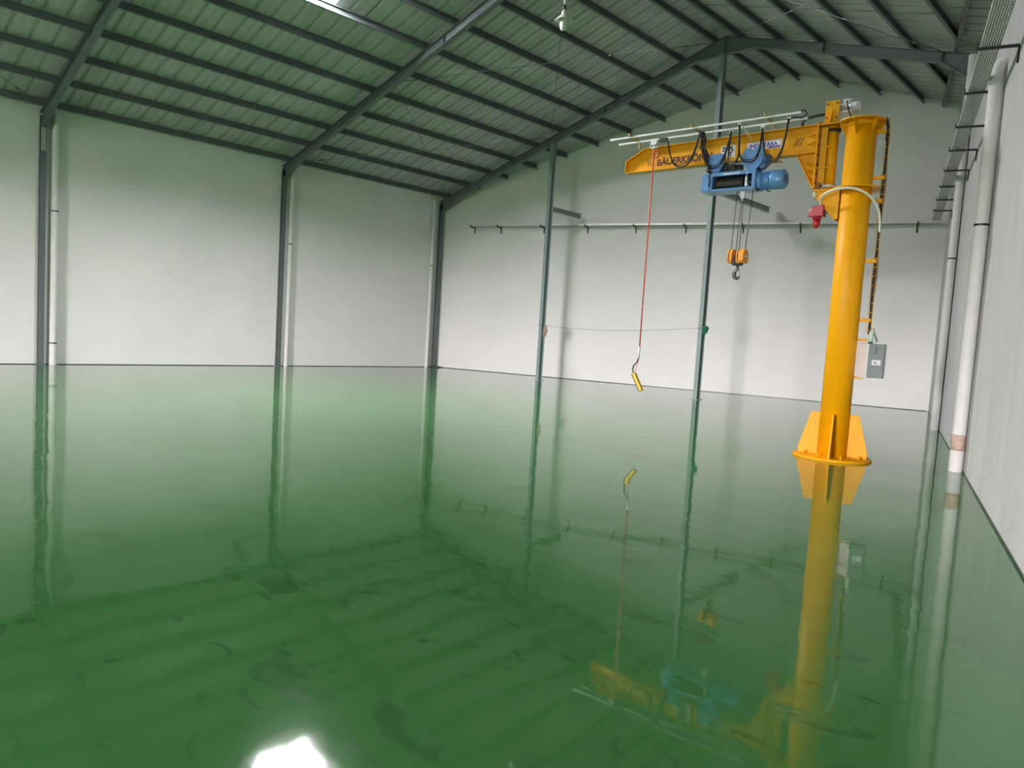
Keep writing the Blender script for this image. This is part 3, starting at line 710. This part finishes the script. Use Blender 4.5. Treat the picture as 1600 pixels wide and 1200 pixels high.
# ------------------------------------------------------------------ festoon cables
fe = sub('festoon_cable', 'black festoon cable hanging in loops under the white rails of the jib', 'cable', -1.5, -.2, 4.9)
def Fp(u, v, z): return Vector((u+1.5, v+.2, z-4.9))
hang = [(-2.62,4.93,-.16),(-1.97,5.0,-.28),(-1.50,4.96,-.14),(-1.30,5.0,-.29),(-.99,4.95,-.14),(-.55,5.0,-.24)]
bots = [4.47, 4.40, 4.42, 4.43, 4.40]
for i, ((a, za, va), (b, zb_, vb)) in enumerate(zip(hang[:-1], hang[1:])):
    for j, off in enumerate((0, .03)):
        pts = []
        for k in range(21):
            f = k/20; x = a + (b-a)*f; s = abs(2*f-1)**2.6
            widen = .05*math.sin(2*math.pi*f)*(1 if b-a < .4 else .3)
            z = (za*(1-f)+zb_*f)*s + (bots[i]+off)*(1-s)
            pts.append(Fp(x - widen, va*(1-f)+vb*f - .02*j, z))
        MB().tube(pts, .0125 if j == 0 else .008, 8).build('cable_loop', RUBBER, fe)
for a, za, va in hang:
    mb = MB().box(Fp(a-.03,va-.008,za), Fp(a+.03,va+.008,za+.035)).tube([Fp(a-.03,va,za+.01),Fp(a-.015,va,za-.03),Fp(a+.015,va,za-.03),Fp(a+.03,va,za+.01)], .007, 6)
    mb.build('cable_carrier', CHROME, fe)
for j in range(4):
    MB().tube([Fp(-1.95+.01*j,-.26,4.98), Fp(-1.93+.02*j,-.25,4.85), Fp(-1.99+.03*j,-.22,4.74), Fp(-1.90+.02*j,-.2,4.62), Fp(-1.87+.015*j,-.2,4.48), Fp(-1.80+.02*j,-.2,4.38)], .011, 6).build('drop_cable', RUBBER, fe)
MB().tube([Fp(-1.86,-.2,4.39),Fp(-1.74,-.22,4.34),Fp(-1.80,-.215,4.26),Fp(-1.78,-.215,4.18),Fp(-1.79,-.213,4.10)], .009, 6).build('hoist_lead', RUBBER, fe)
MB().tube([Fp(-1.28,-.27,5.0),Fp(-1.15,-.22,4.82),Fp(-1.10,-.15,4.70)], .005, 5).build('pull_cord', GALV, fe)
MB().tube([Fp(-.55,-.24,5.02),Fp(-.36,-.20,5.0),Fp(-.30,-.2,5.05),Fp(-.33,-.24,5.10),Fp(-.42,-.25,5.07)], .012, 8).build('cable_end', RUBBER, fe)

# ------------------------------------------------------------------ pendant control
pc = sub('pendant_control', 'yellow and black push button pendant hanging on a red cable from the jib rail', 'controller', -2.79, -.3, .7)
def Pp(u, v, z): return Vector((u+2.79, v+.3, z-.7))
MB().box(Pp(-2.86,-.33,4.86), Pp(-2.74,-.27,4.93)).box(Pp(-2.83,-.32,4.80), Pp(-2.77,-.28,4.86)).tube([Pp(-2.87,-.3,4.86),Pp(-2.87,-.3,4.82),Pp(-2.72,-.3,4.82),Pp(-2.72,-.3,4.86)], .012, 6).build('carrier', GALV, pc)
MB().box(Pp(-2.70,-.33,4.90), Pp(-2.56,-.27,4.955)).build('junction_block', BLACK, pc)
MB().cyl(Pp(-2.80,-.30,4.82), Pp(-2.795,-.30,1.44), .012, n=8).build('control_cable', REDC, pc)
MB().cyl(Pp(-2.775,-.30,4.82), Pp(-2.79,-.30,1.44), .004, n=6).build('strain_wire', mat('pink_wire', (.65,.35,.3), .5), pc)
pts = [Pp(-2.755+.055*math.cos(2*math.pi*k/20), -.305, 4.70+.06*math.sin(2*math.pi*k/20)) for k in range(21)]
MB().tube(pts, .011, 8).tube([p+Vector((.01,.01,0)) for p in pts], .009, 8).build('cable_coil', REDC, pc)
MB().cyl(Pp(-2.795,-.3,1.44), Pp(-2.80,-.3,1.24), .019, n=10).build('strain_grip', GALV, pc)
MB().tube([Pp(-2.80,-.3,1.24),Pp(-2.82,-.3,1.18),Pp(-2.89,-.3,1.10),Pp(-2.90,-.3,1.03),Pp(-2.885,-.3,.97)], .012, 8).build('control_cable', RUBBER, pc)
MB().tube([Pp(-2.80,-.3,1.24),Pp(-2.805,-.3,1.15),Pp(-2.84,-.3,1.05),Pp(-2.86,-.3,.97)], .005, 6).build('strain_wire', REDC, pc)
M = T(*Pp(-2.79,-.3,.83)) @ Matrix.Rotation(R(-31), 4, 'Y')
MB().box((-.018,-.035,-.17),(.035,.035,.17), M).build('pendant_body', mat('pendant_yellow', (.80,.50,.08), .45), pc, bevel=.006)
MB().box((-.034,-.034,-.168),(-.018,.034,.168), M).build('button_panel', BLACK, pc, bevel=.004)
mb = MB()
for k in range(6):
    c = M @ Vector((-.034,0,-.13+.05*k)); d = M.to_3x3() @ Vector((-.012,0,0)); mb.cyl(c, c+d, .012, n=10)
mb.build('push_buttons', BLACK, pc)

# ------------------------------------------------------------------ warning light, conduit, control box
wl_ = sub('warning_light', 'red horn and beacon on a black arm beside the crane mast', 'warning light', .28, -.1, 3.62)
def W(u, v, z): return Vector((u-.28, v+.1, z-3.62))
pl = [(-.175-.28, -.085), (-.165-.28,-.01), (-.13-.28,.05), (-.07-.28,.085), (.05-.28,.085), (.05-.28,-.085)]
MB().prism(pl, 'y', -.07, .06).build('horn_housing', RED, wl_, bevel=.012)
MB().tube([W(-.06,-.1,3.535),W(-.06,-.1,3.51)], .066, 20).build('beacon_ring', RED, wl_)
MB().tube([W(-.06,-.1,3.51),W(-.06,-.1,3.44),W(-.06,-.1,3.395),W(-.06,-.1,3.375),W(-.06,-.1,3.37)], [.058,.055,.045,.025,.005], 20).build('beacon_lens', LENS, wl_)
MB().bar(W(.05,-.1,3.60), W(.24,-.1,3.60), .03, .035).build('support_arm', BLACK, wl_)
for z in (3.69, 3.55): MB().cyl(W(.05,-.12,z), W(.075,-.12,z), .01, n=6).build('fixing_bolt', BLACK, wl_)
cn = sub('conduit_hose', 'white conduit hose arching in front of the mast from beacon to ladder', 'hose', .45, -.36, 3.7)
def Cn(u, v, z): return Vector((u-.45, v+.36, z-3.7))
raw = [(.0,-.14,3.70),(.0,-.18,3.745),(.04,-.27,3.80),(.14,-.33,3.845),(.28,-.36,3.875),(.42,-.36,3.88),(.56,-.33,3.85),(.68,-.24,3.775),(.755,-.12,3.66),(.785,-.03,3.52),(.785,.03,3.30)]
pts = []
for i in range(len(raw)-1):
    p0, p1, p2, p3 = [Vector(raw[max(0, min(len(raw)-1, i+k))]) for k in (-1,0,1,2)]
    for k in range(4):
        t = k/4; pts.append(.5*((2*p1)+(p2-p0)*t+(2*p0-5*p1+4*p2-p3)*t*t+(3*p1-p0-3*p2+p3)*t**3))
MB().tube([Cn(*q) for q in pts] + [Cn(*raw[-1])], .017, 12).build('hose', mat('white_hose', (.78,.76,.68), .4), cn)

nb = Vector((.605, -.564, 0)).normalized(); az = math.atan2(nb.y, nb.x) + math.pi/2
bx = empty('control_box', 'grey electrical control box with a white sticker on the crane mast side', 'electrical box', (17.79, -6.74, 1.21), az)
MB().box((-.13,-.11,0.015),(.13,.13,.505)).build('enclosure', GREYBOX, bx, bevel=.004)
MB().box((-.148,-.10,.0),(-.131,.135,.50)).build('lit_side', mat('lit_side_white', (.80,.80,.84), .5), bx)  # box side turned to the light, its brightness put in as white
MB().box((.100,-.114,.015),(.104,-.1101,.505)).build('door_gap', BLACK, bx)
for z in (.40, .10): MB().box((.13,-.07,z-.02),(.146,-.045,z+.02)).box((.146,-.072,z-.02),(.152,-.04,z+.0)).build('latch', GALV, bx)
MB().box((-.075,-.114,.20),(.055,-.1102,.275)).build('sticker', SIGNW, bx)
mb = MB()
for k in range(3): mb.box((-.05+.012*k,-.1155,.238-.012*k),(-.01,-.1142,.246-.012*k))
mb.build('sticker_print', NAVY, bx)
MB().box((-.10,-.14,.36),(-.045,-.1102,.47)).build('socket', GREYBOX, bx, bevel=.005)
MB().cyl((-.06,0,.505),(-.06,0,.53),.032,n=12).build('gland', BLACK, bx)
MB().tube([(-.06,0,.53),(-.065,.0,.60),(-.04,.03,.68),(-.02,.04,.72)], [.032,.034,.03,.03], 12).build('entry_hose', mat('pale_hose', (.55,.66,.58), .5), bx)
MB().tube([(.04,0,.505),(.03,0,.56),(-.01,.02,.66),(-.02,.03,.72)], .015, 8).build('entry_cable', mat('grey_cable', (.18,.24,.22), .5), bx)
MB().box((.015,-.03,.505),(.065,.03,.53)).build('gland_plate', WHITE, bx)
bpy.context.view_layer.update()
